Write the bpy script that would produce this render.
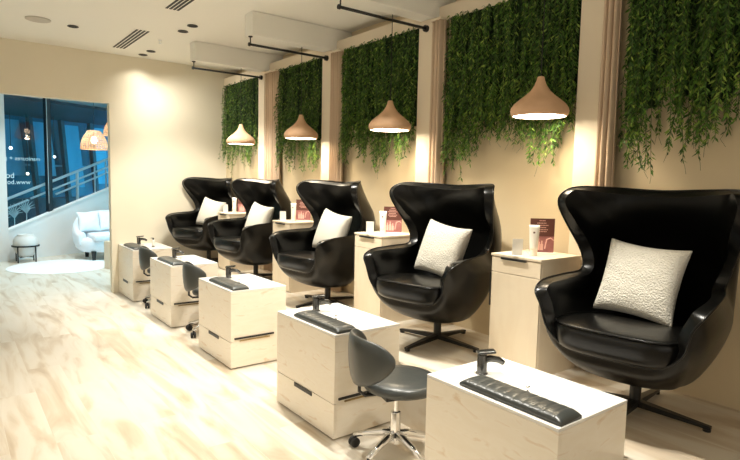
import bpy, bmesh, math, random
from mathutils import Vector, Matrix
random.seed(7)
C = bpy.context.scene.collection
sc = bpy.context.scene
for o in list(bpy.data.objects): bpy.data.objects.remove(o)
PI = math.pi
# ------------------------------------------------------------------ camera
cam = bpy.data.cameras.new('camera'); co = bpy.data.objects.new('camera', cam); C.objects.link(co)
cam.sensor_width = 36; cam.lens = 26.96; cam.clip_start = .05; cam.clip_end = 200
Rv = Vector((0.794811, -0.606462, 0.021885)); Uv = Vector((0.036438, 0.08369, 0.995825)); Fv = Vector((0.605762, 0.790696, -0.088616))
M = Matrix((( Rv.x, Uv.x, -Fv.x, 0), (Rv.y, Uv.y, -Fv.y, 0), (Rv.z, Uv.z, -Fv.z, 1.5614), (0, 0, 0, 1)))
co.matrix_world = M
sc.camera = co
# ------------------------------------------------------------------ exposure, world
sc.view_settings.view_transform = 'Standard'; sc.view_settings.look = 'None'
sc.view_settings.exposure = 1.22; sc.view_settings.gamma = 1; sc.view_settings.use_curve_mapping = False
w = bpy.data.worlds.new('world'); sc.world = w; w.use_nodes = True
w.node_tree.nodes['Background'].inputs[0].default_value = (.03, .42, .65, 1)
w.node_tree.nodes['Background'].inputs[1].default_value = 3.6
# ------------------------------------------------------------------ room figures
H = 3.113; D = 7.831; WX = 3.30; ZP = .39; S = 1.5054; Y5 = 1.149
def spot(x, y, z, power, col=(1, .86, .66), size=100, blend=.6, radius=.05, aim=(0, 0, -1)):
    l = bpy.data.lights.new('downlight_or_fill', 'SPOT'); l.energy = power; l.color = col; l.spot_size = math.radians(size)
    l.spot_blend = blend; l.shadow_soft_size = radius
    o = bpy.data.objects.new('downlight_or_fill', l); C.objects.link(o); o.location = (x, y, z)
    o.rotation_euler = Vector(aim).to_track_quat('-Z', 'Y').to_euler(); return o
def area(x, y, z, sx, sy, power, col, aim):
    l = bpy.data.lights.new('area_fill', 'AREA'); l.shape = 'RECTANGLE'; l.size = sx; l.size_y = sy; l.energy = power; l.color = col
    o = bpy.data.objects.new('area_fill', l); C.objects.link(o); o.location = (x, y, z)
    o.rotation_euler = Vector(aim).to_track_quat('-Z', 'Y').to_euler(); return o
WARM = (1, .955, .85)
DL = [(2.079, 7.593), (2.098, 7.312), (2.08, 6.083), (2.081, 5.798), (2.08, 4.58), (2.08, 4.29), (2.08, 3.07), (2.08, 2.79), (2.08, 1.56), (2.08, 1.28)]
PW = [9, 38, 60, 66, 62, 66, 66, 66, 62, 62]; CA = [130, 140, 84, 84, 84, 84, 84, 84, 52, 52]
for i, (x, y) in enumerate(DL): spot(x, y, H-.02, PW[i], WARM, CA[i], 1 if i < 2 else .5, .04, (.18, .40, -1) if i in (2, 3) else (.45, -.05, -1) if i == 1 else (0, 0, -1))
for (x, y, e) in [(1.126, 6.683, 28), (1.126, 4.95, 48), (1.126, 3.4, 7)]: spot(x, y, H-.02, e, WARM, 66, .9, .04, (.16, -.05, -1))  # the two nearer ones are unseen, added to brighten the floor
for (x, y, e) in [(-.4, 3.4, 15), (-.4, 1.8, 15), (-.8, .2, 12)]: spot(x, y, H-.02, e, WARM, 115, .8, .05)  # unseen fill spots added out of view for floor and cabinet fronts
# unseen spots put in to brighten the waiting area (cooler)
for (x, y) in [(1.5, 9.4), (1.5, 10.6), (2.6, 9.6)]: spot(x, y, H-.02, 62, (.82, .95, 1), 130, .7, .05)
# added area fill from the left and behind the camera, no window there
area(-2.3, 2.6, 1.7, 5.5, 2.2, 10, (1, .95, .88), (1, .05, -.05))
area(.8, -1.8, 1.7, 4, 2.2, 8, (1, .95, .88), (.1, 1, -.05))

# ------------------------------------------------------------------ materials
def mat(name, col, rough=.5, metal=0, spec=.5, emit=None, es=0, bump=0, bscale=50, coat=0):
    m = bpy.data.materials.new(name); m.use_nodes = True; nt = m.node_tree; b = nt.nodes['Principled BSDF']
    b.inputs['Base Color'].default_value = (*col, 1); b.inputs['Roughness'].default_value = rough
    b.inputs['Metallic'].default_value = metal; b.inputs['Specular IOR Level'].default_value = spec
    b.inputs['Coat Weight'].default_value = coat
    if emit: b.inputs['Emission Color'].default_value = (*emit, 1); b.inputs['Emission Strength'].default_value = es
    if bump:
        t = nt.nodes.new('ShaderNodeTexNoise'); t.inputs['Scale'].default_value = bscale; t.inputs['Detail'].default_value = 4
        g = nt.nodes.new('ShaderNodeTexCoord'); nt.links.new(g.outputs['Object'], t.inputs['Vector'])
        bp = nt.nodes.new('ShaderNodeBump'); bp.inputs['Strength'].default_value = bump; bp.inputs['Distance'].default_value = .01
        nt.links.new(t.outputs['Fac'], bp.inputs['Height']); nt.links.new(bp.outputs['Normal'], b.inputs['Normal'])
    return m
def noisy(name, c1, c2, rough=.5, scale=(1, 1, 1), nscale=3, lo=.35, hi=.65, bump=0, detail=5, dist=0, spec=.4, c3=None, k3=.7):
    m = mat(name, c1, rough, spec=spec); nt = m.node_tree; b = nt.nodes['Principled BSDF']
    g = nt.nodes.new('ShaderNodeTexCoord'); mp = nt.nodes.new('ShaderNodeMapping'); mp.inputs['Scale'].default_value = scale
    nt.links.new(g.outputs['Object'], mp.inputs['Vector'])
    t = nt.nodes.new('ShaderNodeTexNoise'); t.inputs['Scale'].default_value = nscale; t.inputs['Detail'].default_value = detail
    t.inputs['Distortion'].default_value = dist
    nt.links.new(mp.outputs[0], t.inputs['Vector'])
    r = nt.nodes.new('ShaderNodeValToRGB'); r.color_ramp.elements[0].position = lo; r.color_ramp.elements[1].position = hi
    r.color_ramp.elements[0].color = (*c1, 1); r.color_ramp.elements[1].color = (*c2, 1)
    if c3:
        e = r.color_ramp.elements.new(k3); e.color = (*c3, 1)
    nt.links.new(t.outputs['Fac'], r.inputs['Fac']); nt.links.new(r.outputs[0], b.inputs['Base Color'])
    if bump:
        bp = nt.nodes.new('ShaderNodeBump'); bp.inputs['Strength'].default_value = bump; bp.inputs['Distance'].default_value = .01
        nt.links.new(t.outputs['Fac'], bp.inputs['Height']); nt.links.new(bp.outputs['Normal'], b.inputs['Normal'])
    return m
def floor_mat():
    m = mat('oak_floor', (.6, .5, .38), .38, spec=.35); nt = m.node_tree; b = nt.nodes['Principled BSDF']; L = nt.links.new
    g = nt.nodes.new('ShaderNodeTexCoord')
    br = nt.nodes.new('ShaderNodeTexBrick'); mp0 = nt.nodes.new('ShaderNodeMapping'); mp0.inputs['Rotation'].default_value = (0, 0, PI/2)
    L(g.outputs['Object'], mp0.inputs['Vector']); L(mp0.outputs[0], br.inputs['Vector'])
    br.inputs['Scale'].default_value = 1; br.inputs['Brick Width'].default_value = 1.5; br.inputs['Row Height'].default_value = .23
    br.inputs['Mortar Size'].default_value = .0012; br.inputs['Color1'].default_value = (.2, .2, .2, 1); br.inputs['Color2'].default_value = (.8, .8, .8, 1)
    br.inputs['Mortar'].default_value = (.5, .5, .5, 1); br.offset = .37
    # plank offset for the grain
    mp = nt.nodes.new('ShaderNodeMapping'); mp.inputs['Scale'].default_value = (3.2, .55, 1)
    add = nt.nodes.new('ShaderNodeVectorMath'); add.operation = 'MULTIPLY_ADD'
    L(br.outputs['Color'], add.inputs[0]); add.inputs[1].default_value = (0, 3, 5); L(g.outputs['Object'], add.inputs[2]); L(add.outputs[0], mp.inputs['Vector'])
    n = nt.nodes.new('ShaderNodeTexNoise'); n.inputs['Scale'].default_value = 1.5; n.inputs['Detail'].default_value = 6; n.inputs['Distortion'].default_value = 1.4
    L(mp.outputs[0], n.inputs['Vector'])
    r = nt.nodes.new('ShaderNodeValToRGB'); cr = r.color_ramp
    cr.elements[0].position = .28; cr.elements[0].color = (.50, .39, .27, 1)
    cr.elements[1].position = .62; cr.elements[1].color = (.73, .67, .57, 1)
    e = cr.elements.new(.42); e.color = (.63, .535, .41, 1)
    e = cr.elements.new(.5); e.color = (.70, .63, .52, 1)
    L(n.outputs['Fac'], r.inputs['Fac'])
    mx = nt.nodes.new('ShaderNodeMix'); mx.data_type = 'RGBA'; mx.blend_type = 'MULTIPLY'
    hv = nt.nodes.new('ShaderNodeMapRange'); hv.inputs['To Min'].default_value = .94; hv.inputs['To Max'].default_value = 1.05
    L(br.outputs['Color'], hv.inputs['Value']); mx.inputs[0].default_value = 1
    L(r.outputs[0], mx.inputs[6]); L(hv.outputs[0], mx.inputs[7])
    L(mx.outputs[2], b.inputs['Base Color'])
    return m
Mt = {}
Mt['floor'] = floor_mat()
Mt['floor_out'] = noisy('pale_stone', (.62, .62, .6), (.72, .72, .7), .35, (1, 1, 1), 2)
Mt['wall'] = noisy('cream_plaster', (.80, .735, .59), (.83, .765, .62), .75, (1, 1, 1), 1.2)
Mt['wallr'] = noisy('beige_plaster', (.70, .575, .375), (.73, .605, .405), .8, (1, 1, 1), 1.5)
Mt['ceil'] = mat('white_ceiling', (.90, .885, .82), .8)
Mt['white'] = mat('white_paint', (.78, .78, .76), .6)
Mt['birch'] = noisy('birch_ply', (.87, .79, .655), (.90, .83, .71), .3, (1, 1, 4), 5, .3, .6, dist=1.2, c3=(.77, .63, .46), k3=.74)
Mt['oak'] = noisy('pale_oak_laminate', (.79, .67, .50), (.82, .71, .54), .45, (2, 2, .6), 6, dist=.5)
Mt['top'] = mat('white_solid_surface', (.86, .84, .8), .25, spec=.5)
Mt['leather'] = mat('black_leather', (.0025, .0025, .0022), .28, spec=.33, bump=.05, bscale=60)
Mt['grey_leather'] = mat('charcoal_vinyl', (.042, .047, .045), .33, spec=.6, bump=.08, bscale=30)
Mt['black'] = mat('black_metal', (.008, .008, .008), .4, spec=.5)
Mt['gun'] = mat('gunmetal', (.12, .12, .115), .25, .9)
Mt['chrome'] = mat('chrome', (.8, .8, .8), .08, 1)
Mt['brass'] = mat('dull_brass', (.45, .33, .15), .3, 1)
Mt['rubber'] = mat('black_rubber', (.012, .012, .012), .55)
Mt['boucle'] = mat('cream_boucle', (.80, .76, .66), .95, spec=.1, bump=1.0, bscale=110)
Mt['linen'] = mat('cream_linen', (.80, .76, .66), .9, spec=.1, bump=.3, bscale=120)
Mt['curtain'] = noisy('beige_curtain', (.60, .46, .33), (.66, .51, .37), .9, (1, 1, .1), 8)
Mt['pillar'] = mat('ivory_paint', (.80, .70, .55), .7)
Mt['shade'] = noisy('terracotta_shade', (.64, .40, .24), (.69, .44, .27), .75, (1, 1, 1), 12, bump=.15)
Mt['glow'] = mat('lamp_diffuser', (1, .95, .85), .5, emit=(1, .88, .68), es=9)
Mt['stem'] = mat('vine_stem', (.05, .07, .02), .8)
Mt['leafA'] = mat('leaf_dark', (.03, .085, .010), .5, spec=.3)
Mt['leafB'] = mat('leaf_mid', (.085, .19, .022), .5, spec=.3)
Mt['leafC'] = mat('leaf_light', (.22, .33, .05), .5, spec=.3)
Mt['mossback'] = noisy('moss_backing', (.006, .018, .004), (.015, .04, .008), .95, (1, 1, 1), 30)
Mt['paper'] = mat('white_card', (.85, .83, .78), .5)
Mt['plasticw'] = mat('white_plastic', (.86, .82, .74), .3)
Mt['pink'] = noisy('rose_print', (.28, .10, .10), (.45, .2, .2), .4, (1, 1, 1), 9)
Mt['brownp'] = mat('brown_print', (.13, .05, .04), .4)
Mt['pinkl'] = mat('pale_pink_print', (.75, .45, .4), .4)
Mt['steel'] = mat('brushed_steel', (.75, .78, .8), .3, .7)
Mt['railpaint'] = mat('rail_paint', (.8, .85, .88), .4)
Mt['frame'] = mat('dark_frame', (.01, .018, .025), .4)
Mt['sofa'] = mat('white_boucle', (.8, .84, .87), .95, spec=.1, bump=.4, bscale=60)
Mt['pot'] = mat('offwhite_ceramic', (.70, .68, .64), .6, bump=.2, bscale=20)
Mt['rug'] = mat('white_rug', (.88, .87, .85), 1, bump=.6, bscale=80)
Mt['wicker'] = noisy('natural_wicker', (.55, .33, .18), (.68, .45, .27), .7, (1, 1, 1), 30)
Mt['wickglow'] = mat('warm_bulb', (1, .8, .6), .5, emit=(1, .72, .45), es=5)
Mt['bluefac'] = noisy('blue_facade_glass', (.01, .07, .14), (.03, .2, .34), .2, (1, 1, .3), 1.2, .3, .7)
Mt['bluelite'] = noisy('pale_blue_panel', (.1, .34, .52), (.2, .5, .7), .3, (1, 1, .3), 2)
Mt['bluedark'] = mat('dark_blue_soffit', (.004, .035, .06), .5)
Mt['lampw'] = mat('street_light', (1, 1, 1), .5, emit=(.9, .95, 1), es=5)
Mt['lampwarm'] = mat('warm_street_light', (1, 1, 1), .5, emit=(1, .75, .5), es=6)
Mt['decal'] = mat('white_vinyl', (.95, .95, .95), .5, emit=None)
Mt['frond'] = mat('pale_frond', (.5, .6, .62), .6)
Mt['grille'] = mat('vent_black', (.01, .01, .01), .6)
Mt['spk'] = mat('speaker_grille', (.55, .51, .45), .7, bump=.3, bscale=200)
def glass_mat():
    m = bpy.data.materials.new('window_glass'); m.use_nodes = True; nt = m.node_tree; b = nt.nodes['Principled BSDF']
    tr = nt.nodes.new('ShaderNodeBsdfTransparent'); tr.inputs[0].default_value = (.78, .9, .95, 1)
    gl = nt.nodes.new('ShaderNodeBsdfGlossy'); gl.inputs['Roughness'].default_value = .02; gl.inputs[0].default_value = (.8, .9, 1, 1)
    fr = nt.nodes.new('ShaderNodeFresnel'); fr.inputs[0].default_value = 1.5
    mx = nt.nodes.new('ShaderNodeMixShader'); nt.links.new(fr.outputs[0], mx.inputs[0]); nt.links.new(tr.outputs[0], mx.inputs[1]); nt.links.new(gl.outputs[0], mx.inputs[2])
    nt.links.new(mx.outputs[0], nt.nodes['Material Output'].inputs[0]); return m
Mt['glass'] = glass_mat()

# ------------------------------------------------------------------ helpers
class MB:
    def __init__(s): s.v = []; s.f = []; s.m = []
    def add(s, vs, fs, mi=0):
        b = len(s.v); s.v += [tuple(v) for v in vs]; s.f += [tuple(b+i for i in f) for f in fs]; s.m += [mi]*len(fs); return s
    def box(s, x0, x1, y0, y1, z0, z1, mi=0, T=None):
        vs = [(x, y, z) for z in (z0, z1) for y in (y0, y1) for x in (x0, x1)]
        if T: vs = [T @ Vector(v) for v in vs]
        return s.add(vs, [(0, 2, 3, 1), (4, 5, 7, 6), (0, 1, 5, 4), (2, 6, 7, 3), (0, 4, 6, 2), (1, 3, 7, 5)], mi)
    def prism(s, poly, z0, z1, mi=0, T=None):
        n = len(poly); vs = [(x, y, z0) for x, y in poly]+[(x, y, z1) for x, y in poly]
        if T: vs = [T @ Vector(v) for v in vs]
        fs = [tuple(range(n-1, -1, -1)), tuple(range(n, 2*n))]+[(i, (i+1) % n, n+(i+1) % n, n+i) for i in range(n)]
        return s.add(vs, fs, mi)
    def tube(s, pts, r, n=10, mi=0, cap=True):
        pts = [Vector(q) for q in pts]; vs = []; fs = []; up = None
        rr = r if isinstance(r, (list, tuple)) else [r]*len(pts)
        for i, q in enumerate(pts):
            t = (pts[min(i+1, len(pts)-1)]-pts[max(i-1, 0)]).normalized()
            if up is None: up = Vector((0, 0, 1)) if abs(t.z) < .9 else Vector((1, 0, 0))
            a = t.cross(up).normalized(); b = a.cross(t).normalized(); up = b
            for k in range(n):
                an = 2*PI*k/n; vs.append(q+a*math.cos(an)*rr[i]+b*math.sin(an)*rr[i])
        for i in range(len(pts)-1):
            for k in range(n): fs.append((i*n+k, i*n+(k+1) % n, (i+1)*n+(k+1) % n, (i+1)*n+k))
        if cap: fs += [tuple(range(n-1, -1, -1)), tuple(range((len(pts)-1)*n, len(pts)*n))]
        return s.add(vs, fs, mi)
    def lathe(s, prof, cx=0, cy=0, n=28, mi=0, sx=1, sy=1):
        vs = []; fs = []
        for r, z in prof:
            for k in range(n): a = 2*PI*k/n; vs.append((cx+r*sx*math.cos(a), cy+r*sy*math.sin(a), z))
        for i in range(len(prof)-1):
            for k in range(n): fs.append((i*n+k, i*n+(k+1) % n, (i+1)*n+(k+1) % n, (i+1)*n+k))
        if prof[0][0] > 1e-5: fs.append(tuple(range(n-1, -1, -1)))
        if prof[-1][0] > 1e-5: fs.append(tuple(range((len(prof)-1)*n, len(prof)*n)))
        return s.add(vs, fs, mi)
    def grid(s, rows, closed=False, mi=0):
        n = len(rows[0]); vs = [v for r in rows for v in r]; fs = []
        for i in range(len(rows)-1):
            for k in range(n if closed else n-1): fs.append((i*n+k, i*n+(k+1) % n, (i+1)*n+(k+1) % n, (i+1)*n+k))
        return s.add(vs, fs, mi)
    def build(s, name, mats, parent=None, smooth=False, bevel=0, sub=0, solid=0, weld=True, segs=2):
        me = bpy.data.meshes.new(name); me.from_pydata(s.v, [], s.f)
        if not isinstance(mats, (list, tuple)): mats = [mats]
        for m in mats: me.materials.append(m)
        for p_, i in zip(me.polygons, s.m): p_.material_index = i
        if weld:
            bm = bmesh.new(); bm.from_mesh(me); bmesh.ops.remove_doubles(bm, verts=bm.verts, dist=1e-5)
            bmesh.ops.recalc_face_normals(bm, faces=bm.faces); bm.to_mesh(me); bm.free()
        o = bpy.data.objects.new(name, me); C.objects.link(o)
        if parent: o.parent = parent
        if smooth:
            for p_ in me.polygons: p_.use_smooth = True
        if solid:
            md = o.modifiers.new('solid', 'SOLIDIFY'); md.thickness = abs(solid); md.offset = -1 if solid > 0 else 1
        if bevel:
            md = o.modifiers.new('bevel', 'BEVEL'); md.width = bevel; md.segments = segs; md.limit_method = 'ANGLE'; md.angle_limit = math.radians(40)
            if not smooth:
                for p_ in me.polygons: p_.use_smooth = True
                md.harden_normals = True
        if sub:
            md = o.modifiers.new('sub', 'SUBSURF'); md.levels = sub; md.render_levels = sub
        return o
def tag(o, label=None, cat=None, group=None, kind=None):
    if label: o['label'] = label
    if cat: o['category'] = cat
    if group: o['group'] = group
    if kind: o['kind'] = kind
    return o
def thing(name, label, cat, loc=(0, 0, 0), rz=0, group=None):
    o = bpy.data.objects.new(name, None); C.objects.link(o); o.location = loc; o.rotation_euler = (0, 0, rz); o.empty_display_size = .1
    return tag(o, label, cat, group)
def copy_tree(o, parent=None):
    c = o.copy(); C.objects.link(c); c.parent = parent
    for ch in list(o.children): copy_tree(ch, c)
    return c
def struct(o): o['kind'] = 'structure'; return o

# ------------------------------------------------------------------ structure
struct(MB().box(-2.6, WX, -2.2, D+.12, -.1, 0).build('floor', Mt['floor']))
struct(MB().box(-2.6, 6.0, D+.12, 15, -.1, 0).build('floor', Mt['floor']))
struct(MB().box(2.292, WX, -.6, D, .0, ZP).build('trim_1', Mt['floor']))          # raised platform for the armchairs
struct(MB().box(-2.6, 3.6, -2.2, D+.12, H, H+.1).build('ceiling', Mt['ceil']))
struct(MB().box(-2.6, 6.0, D+.12, 15, H, H+.1).build('ceiling', Mt['white']))
# side wall, upper recess behind the header
wr = MB().box(WX, WX+.3, -2.2, D+.12, 0, 2.99); wr.box(3.46, WX+.3, -2.2, D+.12, 2.99, H)
struct(wr.build('wall_right', Mt['wallr']))
# far wall with the opening
OX = 1.715; OZ = 2.485
fw = MB().box(OX, WX+.3, D, D+.12, 0, H); fw.box(-.6, OX, D, D+.12, OZ, H); fw.box(-2.6, -.6, D, D+.12, 0, H)
struct(fw.build('wall_far', Mt['wall']))
struct(MB().box(-2.7, -2.6, -2.2, 15, 0, H).build('wall_left', Mt['wall']))
struct(MB().box(-2.7, WX+.3, -2.3, -2.2, 0, H).build('wall_back', Mt['wall']))
# ceiling beams, pillars, header boards
for k in range(-1, 3):
    yb = 3.397+S*k
    struct(MB().box(2.325, 3.46, yb, yb+.16, 2.894, H-.002).build('trim_2', Mt['ceil'], bevel=.004))
    struct(MB().box(3.20, 3.30, yb, yb+.165, ZP, 2.89).build('trim_3', Mt['pillar'], bevel=.006))
edges = [-.6] + [v for k in range(-1, 3) for v in (3.397+S*k, 3.397+S*k+.16)] + [D]
for i in range(0, len(edges), 2):
    struct(MB().box(3.27, 3.30, edges[i], edges[i+1], 2.872, 2.99).build('trim_4', Mt['pillar'], bevel=.003))

# ------------------------------------------------------------------ waiting area beyond the opening
WA = Vector((.86, 11.66, 0)); wang = .42
TW = Matrix.Translation(WA) @ Matrix.Rotation(wang, 4, 'Z')      # local x along the window wall, y outwards
def wp(s, z, off=0): return TW @ Vector((s, off, z))
sl = .363
lw = MB(); L_ = 4.2
pts = [(-.02, 0), (L_, 0), (L_, .53+sl*L_), (-.02, .523)]
vs = [wp(s, z, 0) for s, z in pts]+[wp(s, z, .2) for s, z in pts]
lw.add(vs, [(0, 1, 2, 3), (7, 6, 5, 4), (0, 4, 5, 1), (1, 5, 6, 2), (2, 6, 7, 3), (3, 7, 4, 0)])
struct(lw.build('wall_stair', Mt['white']))
struct(MB().box(-2.6, .855, 11.62, 11.9, 0, H).build('wall_waiting', Mt['white']))
struct(MB().box(-2.6, .86, 11.605, 11.62, 0, .12).build('baseboard_waiting', Mt['white']))
struct(MB().box(5.0, 5.1, D+.1, 15, 0, H).build('wall_side', Mt['white']))
# white sill line on the stair wall
sv = [wp(-.02, .523, -.02), wp(L_, .53+sl*L_, -.02), wp(L_, .56+sl*L_, -.02), wp(-.02, .553, -.02), wp(-.02, .523, .1), wp(L_, .53+sl*L_, .1), wp(L_, .56+sl*L_, .1), wp(-.02, .553, .1)]
struct(MB().add(sv, [(0, 1, 2, 3), (7, 6, 5, 4), (0, 4, 5, 1), (1, 5, 6, 2), (2, 6, 7, 3), (3, 7, 4, 0)]).build('trim_5', Mt['white']))
# window glass and frames
win = bpy.data.objects.new('window_1', None); C.objects.link(win); win['kind'] = 'structure'
g = MB(); e = [(-.02, .55), (L_, .55+sl*L_), (L_, H), (-.02, H)]
g.add([wp(s, z, .10) for s, z in e], [(0, 1, 2, 3)])
g.build('pane', Mt['glass'], win)
def wbox(s0, s1, z0, z1, o0, o1): 
    return MB().box(s0, s1, o0, o1, z0, z1, T=TW)
for s in (.775, 2.45, 3.9): wbox(s, s+.075, .56+sl*s, H, .05, .16).build('window_frame', Mt['frame'], win)
wbox(.768, .775, 1.0, H, .045, .055).build('mullion_edge', Mt['steel'], win)
wbox(-.02, .02, .55, H, .05, .16).build('window_frame', Mt['frame'], win)
# lettering on the glass, meant to be read from outside
def lettering(txt, s_right, z, size, name, label):
    cu = bpy.data.curves.new(name, 'FONT'); cu.body = txt; cu.size = size; cu.extrude = .001; cu.space_character = 1.05
    o = bpy.data.objects.new(name, cu); C.objects.link(o)
    dg = bpy.context.evaluated_depsgraph_get(); me = bpy.data.meshes.new_from_object(o.evaluated_get(dg))
    bpy.data.objects.remove(o)
    ob = bpy.data.objects.new(name, me); C.objects.link(ob); me.materials.clear(); me.materials.append(Mt['decal'])
    ob.matrix_world = TW @ Matrix.Translation((s_right, .106, z)) @ Matrix.Rotation(PI, 4, 'Z') @ Matrix.Rotation(PI/2, 4, 'X')
    return tag(ob, label, 'window lettering', 'white lettering on the window')
lettering('manicures + p', .66, 1.79, .105, 'window_lettering', 'white mirrored word manicures on dark window glass')
lettering('bo', .19, 1.47, .14, 'window_lettering', 'short white mirrored letters on window glass above web address')
lettering('www.bo', .47, 1.36, .115, 'window_lettering', 'white mirrored web address, lower line on dark window glass')
# ---- outside the window
struct(MB().box(-8, 20, 15, 40, -.12, -.02).build('floor_outside', Mt['bluedark']))
def wtube(pts, r, off): return MB().tube([wp(s, z, off) for s, z in pts], r, 8)
hr = thing('stair_handrail', 'pale metal stair handrail with sloping bars outside dark window', 'handrail')
def rl(s, a): return a+.393*(s-.35)
for a, s0 in ((1.085, -.4), (.915, .75), (.795, 1.25)):
    wtube([(s0, rl(s0, a)), (4.2, rl(4.2, a))], .028 if a > 1 else .02, .6).build('rail', Mt['railpaint'], hr, smooth=True)
wtube([(-.4, rl(-.4, .91)), (.7, rl(.7, .91))], .02, .6).build('rail', Mt['railpaint'], hr, smooth=True)
for s in (.2, 1.73, 2.13, 2.40, 3.2): wtube([(s, -.02), (s, rl(s, 1.085))], .03 if s == 1.73 else .018, .62).build('post', Mt['railpaint'], hr, smooth=True)
# facade across the street: leaning dark mullions, blue panes, soffit
fc = thing('glass_building', 'dark blue glass building with leaning mullions seen through window', 'building')
def fbox(name, s0, s1, z0, z1, o0, o1, m, lean=0):
    b = MB().box(s0, s1, o0, o1, z0, z1); b.v = [tuple(TW @ Vector((x+lean*(z-1), y, z))) for x, y, z in b.v]
    return b.build(name, m, fc)
fbox('glass_wall', -6, 14, -.1, 6, 5.0, 5.2, Mt['bluefac'])
fbox('soffit', -3, 10, 3.05, 3.5, 1.4, 4.9, Mt['bluedark'])
fbox('lower_wall', -6, 14, -.1, .9, 4.6, 4.9, Mt['bluedark'])
for i, s in enumerate((-.9, -.1, .55, 1.35, 2.2, 3.0, 3.85, 4.7, 5.6)):
    fbox('mullion', s, s+.09, -.1, 3.0, 4.2, 4.35, Mt['bluedark'], -.22 if i < 4 else -.08)
for s0, s1, z0, z1, ln in ((.0, .4, .4, 2.6, -.25), (.75, 1.15, 1.2, 2.8, -.25), (2.4, 2.9, 1.5, 2.9, -.1), (3.1, 3.7, 1.5, 2.9, -.1), (4.0, 4.5, 1.2, 2.9, -.1), (-.6, -.3, .8, 2.5, -.2), (4.8, 5.3, 1.3, 2.9, -.1)):
    fbox('blue_pane', s0, s1, z0, z1, 4.4, 4.5, Mt['bluelite'], ln)
fbox('cross_bar', -3, 10, 1.75, 1.8, 4.36, 4.4, Mt['bluelite'])
for (s, z, o, m, r) in ((2.05, 2.15, 3.6, 'lampw', .035), (1.9, 2.0, 3.8, 'lampw', .03), (.15, 1.72, 4.0, 'lampwarm', .03), (2.6, 1.55, 3.9, 'lampwarm', .03), (3.3, 2.0, 3.9, 'lampw', .03)):
    q = wp(s, z, o); b = MB(); b.lathe([(.001, -r), (r*.7, -r*.7), (r, 0), (r*.7, r*.7), (.001, r)], n=10)
    o_ = b.build('outdoor_light', Mt[m], smooth=True); o_.location = q
    MB().box(-.006, .006, -.006, .006, r*.9, 3.04-z).build('cord', Mt['frame'], o_)
    tag(o_, 'small glowing lamp hanging outside beyond the dark window', 'lamp', 'small lights beyond the window')
# pale plant fronds outside low in the window
for i, s in enumerate((.08, .30, .52)):
    b = MB()
    for k in range(9):
        a = -1.0+2.0*k/8; ln = .22+.06*math.cos(a*2)
        p0 = Vector((s, .35, .62+sl*s)); p2 = p0+Vector((math.sin(a)*ln, 0, math.cos(a)*ln)); p1 = (p0+p2)/2+Vector((0, .02, .04))
        b.tube([TW @ p0, TW @ p1, TW @ p2], [.006, .009, .002], 5)
    b.tube([TW @ Vector((s, .35, -.02)), TW @ Vector((s, .35, .63+sl*s))], .008, 6)
    tag(b.build('outdoor_plant', Mt['frond'], smooth=True), ('pale spiky plant outside window corner above the planter', 'pale spiky plant outside window, middle of three', 'pale spiky plant outside window nearest the dark frame')[i], 'plant', 'pale plants outside the window')

# rug, pot, sofa, side table, wicker pendants
tag(MB().lathe([(.80, .001), (.80, .005), (.79, .006), (.001, .006)], 1.52, 10.56, 48).build('round_rug', Mt['rug'], smooth=False), 'round white rug on the pale floor of the waiting area', 'rug')
t = thing('planter', 'squat off white round pot on black stand in far corner', 'planter', (1.085, 11.40, 0))
MB().lathe([(.001, .10), (.10, .10), (.13, .13), (.17, .2), (.195, .30), (.19, .38), (.16, .44), (.125, .475), (.13, .49), (.115, .49), (.10, .46), (.001, .44)], n=32).build('pot', Mt['pot'], t, smooth=True)
MB().lathe([(.205, .275), (.215, .275), (.215, .3), (.205, .3), (.205, .275)], n=32).build('ring', Mt['black'], t)
for a in range(4):
    x, y = .19*math.cos(a*PI/2+.8), .19*math.sin(a*PI/2+.8); MB().box(x-.01, x+.01, y-.01, y+.01, 0, .29).build('leg', Mt['black'], t)
MB().box(-.14, .14, -.008, .008, .085, .1, T=Matrix.Rotation(.8, 4, 'Z')).box(-.008, .008, -.14, .14, .085, .1, T=Matrix.Rotation(.8, 4, 'Z')).build('crossbar', Mt['black'], t)

def rbox(name, m, parent, x0, x1, y0, y1, z0, z1, r=.05, sub=0):
    o = MB().box(x0, x1, y0, y1, z0, z1).build(name, m, parent, smooth=True, bevel=r, segs=5); return o
# sofa: tub shaped, facing the camera
t = thing('tub_sofa', 'white boucle tub sofa with black legs under the stair window', 'sofa', (2.62, 11.35, 0), .1)
rows = []
n = 40
for j, (off, z) in enumerate(((.0, .14), (.10, .16), (.13, .3), (.13, .5), (.0, 0), (.0, 0))[:4]): pass
def sofa_plan(a, w, d): return (w*math.copysign(abs(math.cos(a))**.75, math.cos(a)), d*math.copysign(abs(math.sin(a))**.75, math.sin(a)))
b = MB(); rws = []
for (w_, d_, z) in ((.55, .32, .15), (.68, .40, .15), (.75, .44, .22), (.77, .45, .34), (.72, .42, .40), (.3, .2, .41)):
    rws.append([(sofa_plan(2*PI*k/n, w_, d_)[0], sofa_plan(2*PI*k/n, w_, d_)[1], z) for k in range(n)])
b.grid(rws, closed=True); b.add(rws[0], [tuple(range(n-1, -1, -1))]); b.add(rws[-1], [tuple(range(n))]); b.build('base', Mt['sofa'], t, smooth=True)
b = MB(); cols = []
for k in range(33):
    a = -.35+(PI+.7)*k/32; hgt = .56+.34*max(0, math.sin(a))**.6 if math.sin(a) > 0 else .54
    ox, oy = sofa_plan(a, .80, .48); ix, iy = sofa_plan(a, .64, .33)
    mx_, my_ = (ox+ix)/2, (oy+iy)/2
    cols.append([(ix, iy, .3), (ox*.98, oy*.98, .22), (ox, oy, .4), (ox*1.0, oy*1.0, hgt-.06), (mx_, my_, hgt), (ix, iy, hgt-.06), (ix, iy, .4)])
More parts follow.
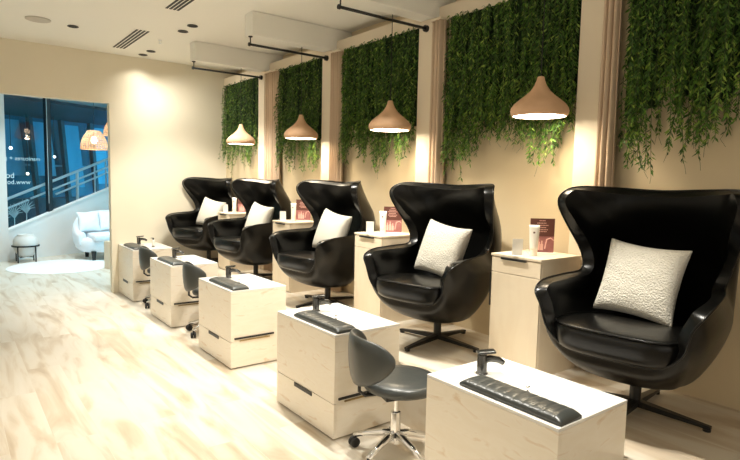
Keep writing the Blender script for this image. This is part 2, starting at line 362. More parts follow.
b.grid(cols, closed=True); b.add(cols[0], [tuple(range(7))]); b.add(cols[-1], [tuple(range(6, -1, -1))])
b.build('backrest', Mt['sofa'], t, smooth=True, sub=1)
rbox('seat_cushion', Mt['sofa'], t, -.58, .58, -.46, .26, .36, .49, .05)
for x, y in ((-.55, -.3), (.55, -.3), (-.5, .28), (.5, .28)):
    MB().lathe([(.03, 0), (.045, .17)], x, y, 12).build('leg', Mt['black'], t, smooth=False)

def pillow_mesh(name, m, w=.44, h=.44, th=.075, parent=None, seed=0, N=16, bump=.004):
    rnd = random.Random(seed); b = MB()
    def P(u, v, s):
        q = max(0, (1-u**2))*max(0, (1-v**2)); z = s*th*(q**.38)
        k = 1-.12*(1-v*v)*abs(u)**2; k2 = 1-.12*(1-u*u)*abs(v)**2
        e_ = (1-abs(u)**8)*(1-abs(v)**8)
        return (u*w/2*k, z+s*e_*rnd.uniform(-bump, bump), v*h/2*k2+h/2)
    for s in (1, -1):
        b.grid([[P(-1+2*i/N, -1+2*j/N, s) for i in range(N+1)] for j in range(N+1)])
    return b.build(name, m, parent, smooth=True, sub=1)
for i, (x, y, rz, lab) in enumerate(((2.10, 11.26, .25, 'white square cushion at the left end of white tub sofa'), (2.47, 11.36, .05, 'white square cushion in the middle of white tub sofa'))):
    o = pillow_mesh('sofa_cushion', Mt['sofa'], .42, .40, .08, seed=50+i); o.location = (x, y, .50); o.rotation_euler = (-.28, 0, rz); tag(o, lab, 'cushion', 'cushions on the white sofa')
t = thing('side_table', 'low pale wooden side table beside white sofa, half behind wall', 'table', (2.33, 9.9, 0), .42)
MB().box(-.2, .2, -.2, .2, .42, .46).build('table_top', Mt['oak'], t, bevel=.004)
for x in (-.2, .14): MB().box(x, x+.06, -.2, .2, 0, .42).build('leg', Mt['oak'], t, bevel=.004)
def wicker(x, y, z0, z1, r, label):
    t = thing('wicker_pendant', label, 'pendant lamp', (x, y, z0), 0, 'wicker pendants over the waiting area')
    b = MB(); h = z1-z0; prof = lambda q: r*(1-.55*q**2.2)
    for k in range(26):
        a = 2*PI*k/26; b.tube([(prof(q)*math.cos(a+q*.3), prof(q)*math.sin(a+q*.3), h*q) for q in (0, .25, .5, .75, 1)], .006, 4)
    for q in (0, .12, .24, .36, .48, .6, .72, .84, .93, 1):
        b.tube([(prof(q)*math.cos(2*PI*k/24), prof(q)*math.sin(2*PI*k/24), h*q) for k in range(25)], .008 if q in (0, 1) else .005, 4, cap=False)
    b.build('lamp_shade', Mt['wicker'], t, smooth=True)
    MB().lathe([(.001, h*.3), (.04, h*.35), (.055, h*.5), (.04, h*.66), (.001, h*.7)], n=16).build('bulb', Mt['wickglow'], t, smooth=True)
    MB().tube([(0, 0, h*.68), (0, 0, H-z0)], .004, 6).build('cord', Mt['black'], t)
    l = bpy.data.lights.new('wicker_lamp', 'POINT'); l.energy = 2.5; l.color = (1, .72, .48); l.shadow_soft_size = .05
    o = bpy.data.objects.new('wicker_lamp', l); C.objects.link(o); o.location = (x, y, z0+.02)
wicker(2.07, 10.6, 2.0, 2.31, .215, 'round woven wicker pendant hanging before the dark window, fully visible')
wicker(2.52, 10.98, 2.28, 2.59, .215, 'woven wicker pendant partly hidden by wall, hanging higher')

# ------------------------------------------------------------------ ceiling fittings
for i, (x, y) in enumerate(DL+[(1.126, 6.683)]):
    if i in (4, 5, 6, 7, 8, 9): lab = 'recessed black ceiling downlight nearer the camera, above the basins'
    else: lab = ('black ceiling downlight nearest the far wall', 'second black downlight from the far wall, beside long vent', 'black downlight of the nearer pair, farther one', 'black downlight of the nearer pair, closest to second vent', '', '', '', '', '', '', 'single black ceiling downlight between speaker and vent')[i]
    t = thing('ceiling_downlight', lab, 'ceiling light', (x, y, H), 0, 'black recessed ceiling downlights')
    MB().lathe([(.052, -.001), (.055, -.008), (.044, -.008), (.04, -.002), (.04, -.0015), (.052, -.001)], n=28).build('trim_ring', Mt['black'], t)
    MB().lathe([(.041, -.001), (.041, -.004), (.001, -.004)], n=24).build('lens', Mt['grille'], t)
for nm, x0, x1, y0, y1, lab in (('v', 1.665, 1.815, 6.34, 7.40, 'long black slotted ceiling vent near the far wall'), ('v', 1.665, 1.805, 4.30, 5.37, 'long black slotted ceiling vent cut by top of the picture')):
    t = thing('ceiling_vent', lab, 'vent', ((x0+x1)/2, (y0+y1)/2, H), 0, 'slotted ceiling vents')
    w2 = (x1-x0)/2; l2 = (y1-y0)/2
    MB().box(-w2-.012, w2+.012, -l2-.012, l2+.012, -.003, -.0005).build('frame', Mt['ceil'], t)
    for k in range(4):
        xx = -w2+.018+k*(2*w2-.036)/3; MB().box(xx-.011, xx+.011, -l2, l2, -.006, -.003).build('slot', Mt['grille'], t)
tag(MB().lathe([(.115, H-.0005), (.115, H-.008), (.105, H-.012), (.001, H-.012)], .802, 6.633, 32).build('ceiling_speaker', Mt['spk'], smooth=False), 'round flat grey speaker grille set in white ceiling', 'speaker')
b = MB().lathe([(.02, H-.0005), (.02, H-.006), (.006, H-.01), (.006, H-.035), (.016, H-.038), (.016, H-.042), (.001, H-.043)], 2.012, 6.659, 16)
tag(b.build('sprinkler_head', Mt['steel']), 'small metal sprinkler head on the ceiling beside downlights', 'sprinkler')

# curtain rails
names = ['black curtain rail over the farthest curtain', 'black curtain rail over the middle curtain', 'black curtain rail over the nearest visible beam']
for k in range(3):
    yr = 3.465+S*(k); xe = 3.195
    t = thing('curtain_rail', names[2-k], 'curtain rail', (0, 0, 0), 0, 'black curtain rails under the beams')
    MB().tube([(2.33, yr, 2.818), (xe-.01, yr, 2.818)], .0115, 10).build('rod', Mt['black'], t, smooth=True)
    MB().tube([(2.318, yr, 2.818), (2.335, yr, 2.818)], .018, 12).build('end_cap', Mt['black'], t, smooth=False)
    MB().tube([(2.337, yr, 2.825), (2.337, yr, 2.886)], .006, 8).lathe([(.001, 2.893), (.022, 2.893), (.018, 2.884), (.001, 2.883)], 2.337, yr, 16).build('hanger', Mt['black'], t)
    MB().tube([(xe-.02, yr, 2.818), (xe+.005, yr, 2.818)], .027, 16).build('wall_flange', Mt['black'], t, smooth=False)

# ------------------------------------------------------------------ curtains
def curtain(y0, y1, x0, x1, label, folds=5, flare=.02, ztop=2.80, seed=1):
    t = thing('curtain', label, 'curtain', (0, 0, 0), 0, 'beige curtains beside the pillars')
    b = MB(); rows = []; n = folds*10
    rnd = random.Random(seed); ph = [rnd.uniform(.6, 1.15) for _ in range(folds+1)]
    for j in range(13):
        q = j/12; z = ztop-(ztop-ZP-.01)*q; pin = 1-.10*math.sin(min(1, q*2.2)*PI)*.5
        row = []
        for i in range(n+1):
            u = i/n; a = ph[int(min(u*folds, folds-1e-6))]*(.8+.2*q)
            w_ = math.sin(u*folds*2*PI)*.5
            yy = y0+(y1-y0)*u - flare*q*(1-u)
            xx = (x0+x1)/2 + (x1-x0)/2*w_*a*pin*1.6
            row.append((xx, yy, z))
        rows.append(row)
    b.grid(rows); o = b.build('cloth', Mt['curtain'], t, smooth=True, solid=.006)
    MB().box(x0+.01, x1-.01, y0, y1, ztop-.004, ztop+.012).build('heading_tape', Mt['pillar'], t)
    return t
curtain(1.80, 1.885, 3.15, 3.27, 'beige pleated curtain beside the nearest pillar, behind largest chair', 3, .02, 2.86, 1)
curtain(3.275, 3.39, 3.16, 3.27, 'beige pleated curtain beside the pillar behind fourth chair', 4, .03, 2.86, 2)
curtain(4.74, 4.90, 3.17, 3.27, 'beige pleated curtain beside the pillar behind the middle chair', 5, .03, 2.86, 3)
curtain(6.10, 6.40, 3.18, 3.28, 'wide beige pleated curtain nearest the far wall', 6, .04, 2.86, 4)

# ------------------------------------------------------------------ hanging foliage
def foliage(y0, y1, label, nstr, seed, notch=None, dens=1.0):
    rnd = random.Random(seed); t = thing('hanging_foliage', label, 'hanging plants', (0, 0, 0), 0, 'green walls of hanging foliage')
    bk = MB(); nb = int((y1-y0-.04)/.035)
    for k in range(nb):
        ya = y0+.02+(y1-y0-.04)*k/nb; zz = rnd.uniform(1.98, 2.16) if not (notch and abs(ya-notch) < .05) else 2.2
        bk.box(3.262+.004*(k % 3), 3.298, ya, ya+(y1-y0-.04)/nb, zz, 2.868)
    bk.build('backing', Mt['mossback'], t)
    b = MB(); st = MB()
    def leaf(p, d, ln, wd, mi):
        d = d.normalized(); s_ = d.cross(Vector((rnd.uniform(-1, 1), rnd.uniform(-1, 1), rnd.uniform(-.4, .4)))).normalized()*wd
        m_ = p+d*ln*.45; tip = p+d*ln
        b.add([p, m_+s_, tip, m_-s_], [(0, 1, 2, 3)], mi)
    clump = [(rnd.uniform(y0, y1), rnd.uniform(.0, .16)) for _ in range(int((y1-y0)*6)+1)]
    for i in range(nstr):
        y = y0+.02+(y1-y0-.04)*((i+rnd.random())/nstr)
        layer = rnd.random()*(.35 if y > y1-.07 else 1); x = 3.27-.13*layer
        cl = min(clump, key=lambda c: abs(c[0]-y)); near = max(0, 1-abs(cl[0]-y)/.07)
        zb = 1.93-.09*rnd.random()+.12*(1-layer) - (.10+cl[1]*1.0)*near - (.1 if rnd.random() < .12 else 0)
        if notch and abs(y-notch) < .035: zb = max(zb, 2.06)
        z = 2.868; px, py = x, y; step = .021/dens
        dx, dy = rnd.uniform(-.03, .01), rnd.uniform(-.05, .05)
        pts_ = []
        zt = z if layer < .5 else 2.868-rnd.uniform(0, .9)*layer
        z = zt; ph = rnd.uniform(0, 6)
        while z > zb:
            q = (2.868-z)
            cx = min(px+dx*q+.012*math.sin(z*9+ph), 3.285); cy = py+dy*q+.015*math.sin(z*7+ph*2)
            cy = min(max(cy, y0+.005), y1-.005)
            pts_.append((cx, cy, z))
            tipf = (z-zb) < .35
            for s_ in (0, 1, 2):
                a = rnd.uniform(0, 2*PI)
                d = Vector((math.cos(a)*.75-.25, math.sin(a)*.9, -rnd.uniform(.5, 1.6)))
                ln = rnd.uniform(.026, .046); k = rnd.random()
                mi = 0 if k < .50 else (1 if k < .86 else 2)
                if tipf and rnd.random() < .45: mi = 2 if rnd.random() < .4 else 1
                if s_ == 2 and rnd.random() < .5: continue
                leaf(Vector((cx, cy, z+rnd.uniform(-.01, .01))), d, ln, ln*rnd.uniform(.10, .16), mi)
            z -= step
        if len(pts_) > 2: st.tube(pts_[::4]+[pts_[-1]], .0016, 3, cap=False)
        if rnd.random() < .3 and len(pts_) > 2:
            e_ = Vector(pts_[-1]); st.tube([e_, e_+Vector((-.01, rnd.uniform(-.02, .02), -.04)), e_+Vector((0, rnd.uniform(-.03, .03), -.08))], .001, 3, cap=False)
    o = b.build('leaves', [Mt['leafA'], Mt['leafB'], Mt['leafC']], t, weld=False); o['kind'] = 'stuff'
    st.build('stems', Mt['stem'], t, weld=False)['kind'] = 'stuff'
foliage(.35, 1.79, 'hanging green foliage above the largest chair, right of nearest pillar', 170, 1, notch=1.52)
foliage(2.07, 3.27, 'hanging green foliage behind the largest pendant lamp', 150, 2)
foliage(3.57, 4.735, 'hanging green foliage behind the second pendant from the right', 130, 3, dens=.9)
foliage(5.07, 6.09, 'hanging green foliage behind the second pendant from the far wall', 100, 4, dens=.75)
foliage(6.58, 7.76, 'hanging green foliage nearest the far wall', 90, 5, dens=.65)

# ------------------------------------------------------------------ pendants
def pendant_proto():
    t = thing('pendant_lamp', '', 'pendant lamp', (0, 0, 0), 0, 'terracotta pendants along the foliage wall')
    prof = [(.157, 0), (.170, .012), (.175, .03), (.172, .05), (.155, .075), (.12, .105), (.085, .132), (.058, .158), (.038, .188), (.026, .218), (.021, .24), (.016, .243), (.001, .243)]
    MB().lathe(prof[:1]+prof[1:]+[], n=48).build('x', Mt['shade'])  if False else None
    b = MB(); full = [(.001, .232), (.015, .22), (.05, .15), (.11, .10), (.16, .055), (.163, .03), (.157, .008), (.160, 0)]+prof[1:]
    b.lathe(full, n=48); b.build('lamp_shade', Mt['shade'], t, smooth=True)
    MB().lathe([(.001, .004), (.156, .004), (.156, .010), (.001, .010)], n=40).build('diffuser', Mt['glow'], t)
    return t
proto = pendant_proto()
labs = ['large terracotta pendant lamp nearest the camera', 'terracotta pendant lamp second from the camera', 'terracotta pendant lamp third from the camera', 'smallest terracotta pendant lamp nearest the far wall']
for i, y in enumerate((2.125, 3.575, 5.013, 6.471)):
    o = proto if i == 0 else copy_tree(proto)
    o.location = (2.92, y, 1.975); o['label'] = labs[i]
    MB().tube([(0, 0, .242), (0, 0, H-1.975)], .003, 6).build('cord', Mt['black'], o)
    l = bpy.data.lights.new('pendant_light', 'SPOT'); l.energy = 8; l.color = (1, .78, .5); l.spot_size = math.radians(165); l.spot_blend = .5; l.shadow_soft_size = .1
    q = bpy.data.objects.new('pendant_light', l); C.objects.link(q); q.location = (2.92, y, 1.968)

# ------------------------------------------------------------------ foot basin cabinets
W_ = .5005; DL_ = .717
def basin_proto():
    t = thing('pedicure_basin_cabinet', '', 'basin cabinet', (0, 0, 0), 0, 'white topped basin cabinets in a row')
    b = MB().box(0.018, W_, .018, DL_, .02, .635); b.box(.03, W_-.01, .03, DL_-.01, 0, .02)
    b.build('body', Mt['birch'], t, bevel=.002)
    MB().box(0, .0175, .0, DL_, .227, .635).build('front_panel', Mt['birch'], t, bevel=.0015)
    dr = MB().box(0, .0175, .0, DL_, .012, .223).build('drawer', Mt['birch'], t, bevel=.0015)
    MB().box(-.006, .001, .25, .47, .197, .2235).build('handle', Mt['black'], dr, bevel=.003)
    MB().box(.0175, W_, 0, .0175, .012, .635).build('end_panel', Mt['birch'], t, bevel=.0015)
    MB().box(.03, .385, -.010, .001, .247, .261).build('slot_pull', Mt['black'], t, bevel=.002)
    o = MB().box(.075, .345, -.008, .001, .228, .236).build('slot_trim', Mt['brass'], t); o['label'] = 'thin brass line'
    MB().box(0, W_, 0, DL_, .636, .65).build('worktop', Mt['top'], t, bevel=.002)
    # faucet
    f = MB(); T = Matrix.Translation((.225, .575, .65))
    f.lathe([(.029, 0), (.029, .005), (.024, .007), (.024, .088), (.022, .092), (.001, .092)], n=24)
    f.v = [tuple(T @ Vector(v)) for v in f.v]; fo = f.build('faucet', Mt['gun'], t, smooth=False, bevel=.001)
    s = MB(); s.tube([(.225, .575, .715), (.258, .553, .724), (.29, .532, .718), (.312, .517, .702)], [.018, .017, .016, .013], 12); s.build('spout', Mt['gun'], fo, smooth=True)
    MB().box(-.026, .062, -.024, .024, .0, .013, T=Matrix.Translation((.225, .575, .748)) @ Matrix.Rotation(-.6, 4, 'Z') @ Matrix.Rotation(-.10, 4, 'Y')).build('lever', Mt['gun'], fo, bevel=.004)
    # padded foot rest
    c = MB(); rows = []; N = 88
    for j in range(N+1):
        v = j/N; yy = .005+.525*v; ed = min(1, min(v, 1-v)*14); ed = ed**.5
        rib = 1-.07*abs(math.sin(v*6*PI))**.25*0 - .10*max(0, abs((v*11) % 1-.5)-.30)/.2
        row = []
        for i in range(17):
            u = i/16*PI; cx = .092-math.cos(u)*.072*(.95+.05*ed); row.append((cx, yy, .652+.010+.026*math.sin(u)**.6*ed*rib))
        row.append((.162, yy, .652)); row.append((.022, yy, .652)); rows.append(row)
    c.grid(rows, closed=True); c.add(rows[0], [tuple(range(19))]); c.add(rows[-1], [tuple(range(18, -1, -1))])
    c.build('foot_pad', Mt['grey_leather'], t, smooth=True, bevel=0)
    k = MB().lathe([(.001, 0), (.012, 0), (.012, .004), (.005, .008), (.005, .022), (.009, .026), (.009, .032), (.001, .034)], n=16)
    k.v = [(x+.19+.01, y+.29, z+.65) for x, y, z in k.v]; k.build('drain_knob', Mt['chrome'], t, smooth=True)
    return t
proto = basin_proto()
labs = ['birch basin cabinet with white top in the foreground, cut by the picture', 'birch basin cabinet second from the camera, behind the nearest stool', 'birch basin cabinet third from the camera', 'birch basin cabinet fourth from the camera', 'birch basin cabinet farthest away beside the wall opening']
for i in range(5):
    o = proto if i == 0 else copy_tree(proto)
    o.location = (1.7916, Y5+S*i-(.06 if i == 4 else 0), 0); o['label'] = labs[i]
# small soap bottle on the farthest worktop
t = thing('soap_bottle', 'small clear pump bottle on the farthest basin cabinet', 'bottle', (2.10, Y5+4*S+.16, .65))
MB().lathe([(.001, 0), (.018, 0), (.018, .012), (.001, .013)], n=16).build('base', Mt['gun'], t)
MB().lathe([(.001, .012), (.017, .012), (.017, .085), (.008, .095), (.001, .095)], n=16).build('body', Mt['plasticw'], t, smooth=True)
MB().lathe([(.010, .094), (.010, .115), (.001, .116)], n=14).box(-.03, .004, -.004, .004, .112, .119).build('pump', Mt['gun'], t)

# ------------------------------------------------------------------ side cabinets by the wall
def cab_proto():
    t = thing('side_cabinet', '', 'cabinet', (0, 0, 0), 0, 'pale side cabinets between the armchairs')
    d_ = 3.19-2.7721; l_ = .37; h_ = 1.118-ZP
    MB().box(.018, d_, .0, l_, .0, h_-.016).build('body', Mt['oak'], t, bevel=.002)
    MB().box(-.004, d_, -.004, l_+.004, h_-.0155, h_).build('worktop', Mt['oak'], t, bevel=.002)
    dr = MB().box(0, .0175, .002, l_-.002, h_-.115, h_-.02).build('drawer', Mt['oak'], t, bevel=.0015)
    MB().box(-.014, .001, .10, .29, h_-.030, h_-.0165).build('handle', Mt['black'], dr, bevel=.003)
    dd = MB().box(0, .0175, .002, l_-.002, .012, h_-.119).build('door', Mt['oak'], t, bevel=.0015)
    MB().box(-.006, .012, l_-.003, l_+.006, h_-.34, h_-.12).build('handle', Mt['black'], dd, bevel=.002)
    return t
proto = cab_proto()
labs = ['pale wooden side cabinet immediately left of the largest armchair', 'pale wooden side cabinet left of the second nearest armchair', 'pale wooden side cabinet left of the middle armchair', 'pale wooden side cabinet left of the fourth armchair, mostly hidden']
wh = ['nearest side cabinet', 'second nearest side cabinet', 'third side cabinet from the camera', 'farthest side cabinet']
for i in range(4):
    o = proto if i == 0 else copy_tree(proto); yy = 1.9546+S*i
    o.location = (2.7721, yy, ZP); o['label'] = labs[i]
    zt = 1.1185
    # folded card stand (blank)
    t = thing('card_stand', 'small blank white upright card on the '+wh[i], 'card', (2.80, yy+.195, zt), 2.45, 'white cards on the side cabinets')
    b = MB(); b.box(-.032, .032, -.003, 0, 0, .105, T=Matrix.Rotation(-.06, 4, 'X')); b.box(-.032, .032, 0, .045, 0, .003); b.build('card', Mt['paper'], t)
    t = thing('cream_tube', 'tall white cream tube standing on its cap on the '+wh[i], 'tube', (2.90, yy+.15, zt), -.95, 'white tubes on the side cabinets')
    MB().lathe([(.023, 0), (.024, .004), (.024, .035), (.001, .036)], n=20).build('cap', Mt['plasticw'], t)
    rows = []
    for j in range(9):
        q = j/8; a_ = .024*(1+.35*q); b_ = .024*(1-.88*q); rows.append([(a_*math.cos(2*PI*k/20), b_*math.sin(2*PI*k/20), .036+.155*q) for k in range(20)])
    b = MB(); b.grid(rows, closed=True); b.add(rows[-1], [tuple(range(20))]); b.add(rows[0], [tuple(range(19, -1, -1))]); b.build('body', Mt['plasticw'], t, smooth=True)
    o2 = MB().box(-.006, .006, -.018, -.0165, .14, .150).build('mark', Mt['brownp'], t)
    # printed sign in clear stand
    t = thing('promo_sign', 'upright rose coloured printed sign on the '+wh[i], 'sign', (3.045, yy+.195, zt), -.68, 'rose printed signs on the side cabinets')
    MB().box(-.085, .085, -.045, .05, 0, .006).build('base', Mt['plasticw'], t, bevel=.002)
    pn = MB().box(-.078, .078, 0, .004, .006, .225).build('panel', Mt['pink'], t)
    b = MB(); b.box(-.078, .078, -.001, 0, .11, .225); b.build('upper_print', Mt['brownp'], pn)
    b = MB()
    for k, (z, w0) in enumerate(((.208, .02), (.192, .034), (.178, .04), (.164, .034), (.150, .042), (.138, .03))):
        for j in range(int(w0*2/.010)): b.box(-w0+j*.010, -w0+j*.010+.007, -.0018, -.001, z, z+.006)
    b.build('printed_lines', Mt['pinkl'], pn)
    b = MB()
    for x, hh, r_ in ((-.045, .045, .009), (-.022, .055, .010), (.0, .04, .009)):
        b.box(x-r_, x+r_, -.0018, -.001, .02, .02+hh); b.box(x-r_*.5, x+r_*.5, -.0018, -.001, .02+hh, .02+hh+.022)
    b.tube([(.02, -.002, .03), (.03, -.002, .09), (.055, -.002, .10), (.075, -.002, .085)], .004, 6)
    b.build('bottle_print', Mt['pinkl'], pn)

# ------------------------------------------------------------------ egg armchairs
def catmull(P, t):
    n = len(P)-1; t = min(max(t, 0), n-1e-9); i = int(t); f = t-i
    p0 = P[max(i-1, 0)]; p1 = P[i]; p2 = P[i+1]; p3 = P[min(i+2, n)]
    if i == 0: p0 = 2*p1-p2 if not SYM else Vector((p2.x, -p2.y, p2.z))
    if i+2 > n: p3 = 2*p2-p1 if not SYM else Vector((p1.x, -p1.y, p1.z))
    return .5*((2*p1)+(-p0+p2)*f+(2*p0-5*p1+4*p2-p3)*f*f+(-p0+3*p1-3*p2+p3)*f**3)
SYM = True
# columns: low bowl, belly, upper, rim  (facing -x; seat side y>0)
EGG = [
 ((-.15, 0, .185), (-.27, 0, .222), (-.350, 0, .285), (-.375, 0, .35)),
 ((-.15, .10, .188), (-.265, .15, .23), (-.350, .19, .292), (-.38, .20, .36)),
 ((-.13, .18, .195), (-.24, .25, .26), (-.350, .30, .36), (-.39, .31, .44)),
 ((-.10, .20, .20), (-.20, .295, .30), (-.335, .35, .45), (-.408, .347, .56)),
 ((-.08, .21, .20), (-.14, .32, .32), (-.285, .39, .50), (-.392, .388, .628)),
 ((-.05, .22, .20), (-.07, .335, .33), (-.17, .415, .53), (-.285, .405, .668)),
 ((.02, .22, .20), (.02, .335, .34), (-.0, .405, .54), (-.09, .388, .682)),
 ((.07, .20, .20), (.10, .325, .35), (.12, .385, .54), (.07, .355, .70)),
 ((.09, .18, .20), (.16, .295, .36), (.19, .37, .60), (.09, .375, .80)),
 ((.12, .15, .20), (.21, .255, .38), (.26, .35, .70), (.005, .425, .95)),
 ((.14, .12, .20), (.245, .21, .40), (.31, .31, .80), (-.05, .455, 1.06)),
 ((.15, .09, .20), (.27, .155, .41), (.34, .245, .84), (-.035, .445, 1.125)),
 ((.16, .06, .20), (.285, .10, .42), (.36, .165, .85), (.045, .39, 1.162)),
 ((.165, .03, .20), (.295, .05, .42), (.37, .085, .86), (.15, .22, 1.160)),
 ((.165, 0, .20), (.295, 0, .42), (.375, 0, .86), (.19, 0, 1.150)),
]
def egg_point(t, v):
    ks = [catmull([Vector(c[j]) for c in EGG], t) for j in range(4)]
    P = [Vector((0, 0, .18))]+ks
    global SYM
    SYM = False; r = catmull(P, v*4); SYM = True
    return r
def chair_proto():
    t = thing('egg_armchair', '', 'armchair', (0, 0, 0), 0, 'black leather egg armchairs')
    NT = 56; NV = 20; rows = []
    for j in range(NV+1):
        v = j/NV; row = []
        for i in range(NT+1): row.append(egg_point(14*i/NT, v))
        full = [Vector((q.x, -q.y, q.z)) for q in row[::-1]][:-1]+row[:-1]
        rows.append(full)
    # full starts at back (y<0 side) .. front .. back
    b = MB(); b.grid(rows[1:], closed=True)
    n = len(rows[0]); b.add([rows[0][0]]+rows[1], [(0, 1+(k+1) % n, 1+k) for k in range(n)])
    me = b.build('shell', Mt['leather'], t, smooth=True)
    # make sure normals point outwards
    m = me.data; bm = bmesh.new(); bm.from_mesh(m); bmesh.ops.recalc_face_normals(bm, faces=bm.faces)
    bm.faces.ensure_lookup_table(); f = min(bm.faces, key=lambda f: f.calc_center_median().z)
    if f.normal.z > 0: bmesh.ops.reverse_faces(bm, faces=bm.faces)
    bm.to_mesh(m); bm.free()
    md = me.modifiers.new('solid', 'SOLIDIFY'); md.thickness = .058; md.offset = -1
    md = me.modifiers.new('bev', 'BEVEL'); md.width = .026; md.segments = 4; md.limit_method = 'ANGLE'; md.angle_limit = math.radians(50)
    # piping along the rim
    rim = [rows[-1][k] for k in range(n)]; rim.append(rim[0])
    pip = []
    for k in range(n): pip.append(rows[-1][k]*1.0)
    pm = MB(); pts_ = pip+[pip[0]]; pm.tube(pts_, .0055, 6, cap=False); pm.build('piping', Mt['leather'], me, smooth=True)
    # seat cushion
    N = 44; rings = []
    def plan(a, s):
        c, si = math.cos(a), math.sin(a)
        x = -.118+.325*s*math.copysign(abs(c)**.55, c); y = .322*s*math.copysign(abs(si)**.5, si)
        if x > -.1: y *= 1-.55*(x+.1)
        return x, y
    for (s, z) in ((.3, .33), (.8, .335), (.93, .345), (.985, .375), (1.0, .42), (.98, .445), (.92, .452), (.6, .462), (.25, .465)):
        rg = []
        for k in range(N):
            x, y = plan(2*PI*k/N, s); drop = .035*max(0, (-x-.15)/.26)**1.5
            tilt = -.10*(x+.1)
            rg.append((x, y, z+tilt-drop*.6+(.03 if z > .4 else .005)))
        rings.append(rg)
    b = MB(); b.grid(rings, closed=True); b.add(rings[0], [tuple(range(N-1, -1, -1))]); b.add(rings[-1], [tuple(range(N))])
    cu = b.build('seat_cushion', Mt['leather'], t, smooth=True, sub=1)
    b = MB(); rg = [Vector(q) for q in rings[5]]; b.tube([q*1.0+Vector((0, 0, .004)) for q in rg]+[rg[0]+Vector((0, 0, .004))], .0045, 6, cap=False); b.build('piping', Mt['leather'], cu, smooth=True)
    # swivel base
    MB().lathe([(.028, .03), (.028, .2), (.06, .205), (.06, .215), (.001, .216)], n=20).build('column', Mt['black'], t, smooth=False)
    for k in range(4):
        T = Matrix.Rotation(k*PI/2+.0, 4, 'Z')
        b = MB(); vs = [(.0, -.026, .028), (.0, .026, .028), (.355, .015, .012), (.355, -.015, .012), (.0, -.026, .062), (.0, .026, .062), (.355, .015, .028), (.355, -.015, .028)]
        b.add([T @ Vector(v) for v in vs], [(0, 1, 2, 3), (7, 6, 5, 4), (0, 4, 5, 1), (1, 5, 6, 2), (2, 6, 7, 3), (3, 7, 4, 0)])
        lg = b.build('leg', Mt['black'], t, bevel=.003)
        q = T @ Vector((.337, 0, 0)); MB().lathe([(.018, 0), (.018, .011), (.001, .012)], q.x, q.y, 14).build('glide', Mt['rubber'], lg)
    return t
proto = chair_proto()
labs = ['largest black leather egg armchair, nearest the camera at the right edge', 'black leather egg armchair second from the camera', 'middle black leather egg armchair of the five', 'black leather egg armchair fourth from the camera', 'black leather egg armchair farthest away beside the far wall']
rots = [.13, .15, .08, .12, .38]
cyy = [1.385, 2.865, 4.345, 5.88, 7.335]
pil = ['cream textured cushion on the largest armchair nearest the camera', 'cream cushion on the armchair second from the camera', 'cream cushion on the middle armchair', 'cream cushion on the armchair fourth from the camera', 'cream cushion on the farthest armchair by the far wall']
for i in range(5):
    o = proto if i == 0 else copy_tree(proto)
    o.location = (2.84, cyy[i], ZP); o.rotation_euler = (0, 0, rots[i]); o['label'] = labs[i]
    # swivel foot stays square
    pw = pillow_mesh('throw_cushion', Mt['boucle'] if i < 2 else Mt['linen'], .45, .43, .085, seed=i, bump=.0035 if i < 2 else .001)
    # local: width along X, thickness Y, height Z ; face toward -x of chair
    R_ = Matrix.Rotation(rots[i], 4, 'Z')
    T = Matrix.Translation((2.84, cyy[i], ZP)) @ R_ @ Matrix.Translation((-.01, .05, .472)) @ Matrix.Rotation(-PI/2-(.1 if i < 2 else .0), 4, 'Z') @ Matrix.Rotation(-.30, 4, 'X') @ Matrix.Rotation((.06, .12, .14, .12, .16)[i], 4, 'Y')
    pw.matrix_world = T; tag(pw, pil[i], 'cushion', 'cream cushions on the armchairs')

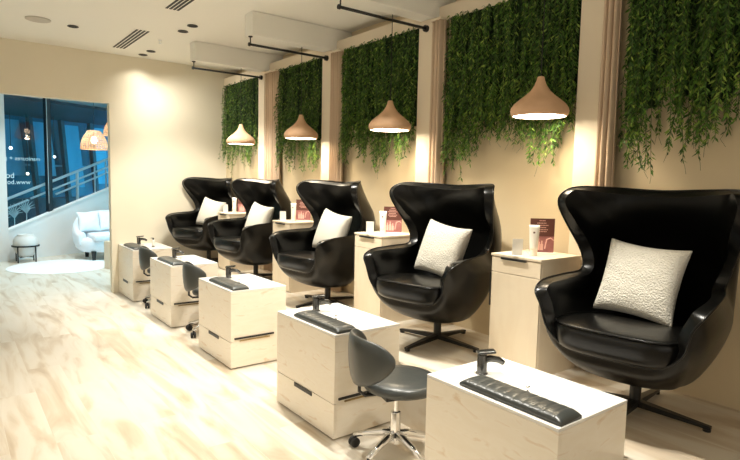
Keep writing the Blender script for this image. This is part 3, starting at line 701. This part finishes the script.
# ------------------------------------------------------------------ technician stools
def stool_proto():
    t = thing('technician_stool', '', 'stool', (0, 0, 0), 0, 'low grey technician stools on castors')
    # seat: faces +x
    N = 40; rings = []
    for s, z in ((.4, .375), (.85, .378), (.97, .39), (1, .41), (.985, .43), (.9, .443), (.6, .45), (.2, .45)):
        rings.append([(.22*s*math.cos(2*PI*k/N)+.03, .225*s*math.sin(2*PI*k/N), z+.012) for k in range(N)])
    b = MB(); b.grid(rings, closed=True); b.add(rings[0], [tuple(range(N-1, -1, -1))]); b.add(rings[-1], [tuple(range(N))])
    b.build('seat', Mt['grey_leather'], t, smooth=True)
    # curved backrest wrapping the rear
    cols = []
    for k in range(29):
        a = PI-1.12+2.24*k/28; u = (k-14)/14
        zt = .725-.05*abs(u)**3; zb = .44+.12*abs(u)**1.6
        r0 = .235; hc = (zt-zb)
        if abs(u) > .55: f = (abs(u)-.55)/.45; mid = (zt+zb)/2; hh = hc/2*math.sqrt(max(.0, 1-f**2.6*.9)); zt = mid+hh; zb = mid-hh
        cx, cy = math.cos(a), math.sin(a)
        def q(r, z): return (r*cx+.01-.12*(z-.45)*0-.05*(z-.45), r*cy*.98, z)
        th = .042*(1-.45*abs(u)**3)
        cols.append([q(r0, zb+.004), q(r0+th*.5, zb-.006), q(r0+th, zb+.012), q(r0+th+.008, (zb+zt)/2), q(r0+th, zt-.012), q(r0+th*.5, zt+.004), q(r0, zt-.008), q(r0-.004, (zb+zt)/2)])
    b = MB(); b.grid(cols, closed=True); b.add(cols[0], [tuple(range(8))]); b.add(cols[-1], [tuple(range(7, -1, -1))])
    b.build('backrest', Mt['grey_leather'], t, smooth=True, sub=1)
    MB().tube([(-.05, 0, .37), (-.19, 0, .372), (-.225, 0, .40), (-.225, 0, .47)], .010, 10).build('back_bracket', Mt['black'], t, smooth=True)
    MB().box(-.09, .07, -.07, .07, .345, .376).tube([(.0, .07, .355), (.0, .2, .35)], .006, 8).build('mechanism', Mt['black'], t, bevel=.003)
    MB().lathe([(.030, .07), (.030, .25), (.028, .255), (.014, .257), (.014, .35), (.001, .35)], n=24).build('gas_column', Mt['chrome'], t, smooth=False, bevel=.001)
    for k in range(5):
        a = 2*PI*k/5+1.17; c, s = math.cos(a), math.sin(a)
        lg = MB().tube([(0, 0, .125), (.08*c, .08*s, .12), (.17*c, .17*s, .098), (.25*c, .25*s, .072)], [.026, .022, .018, .015], 10).build('leg', Mt['chrome'], t, smooth=True)
        cs = MB(); T = Matrix.Translation((.25*c, .25*s, .029)) @ Matrix.Rotation(a+.9, 4, 'Z')
        b2 = MB(); b2.lathe([(.001, -.010), (.024, -.011), (.029, -.006), (.029, .006), (.024, .011), (.001, .010)], n=18)
        for off in (-.014, .014): cs.add([T @ (Matrix.Rotation(PI/2, 4, 'X') @ Vector(v)+Vector((0, off, 0))) for v in b2.v], b2.f)
        cs.tube([(.25*c, .25*s, .03), (.25*c, .25*s, .07)], .008, 8)
        cs.build('castor', Mt['rubber'], lg, smooth=True)
    return t
proto = stool_proto()
for i, (x, y, r, lab) in enumerate(((1.995, 2.325, -.28, 'low grey stool with curved back and chrome castor base in the foreground'), (2.09, 5.32, -.12, 'low grey stool between the second and third cabinets from the far end'), (2.07, 6.80, -.12, 'low grey stool beside the farthest basin cabinet'))):
    o = proto if i == 0 else copy_tree(proto)
    o.location = (x, y, 0); o.rotation_euler = (0, 0, r); o['label'] = lab
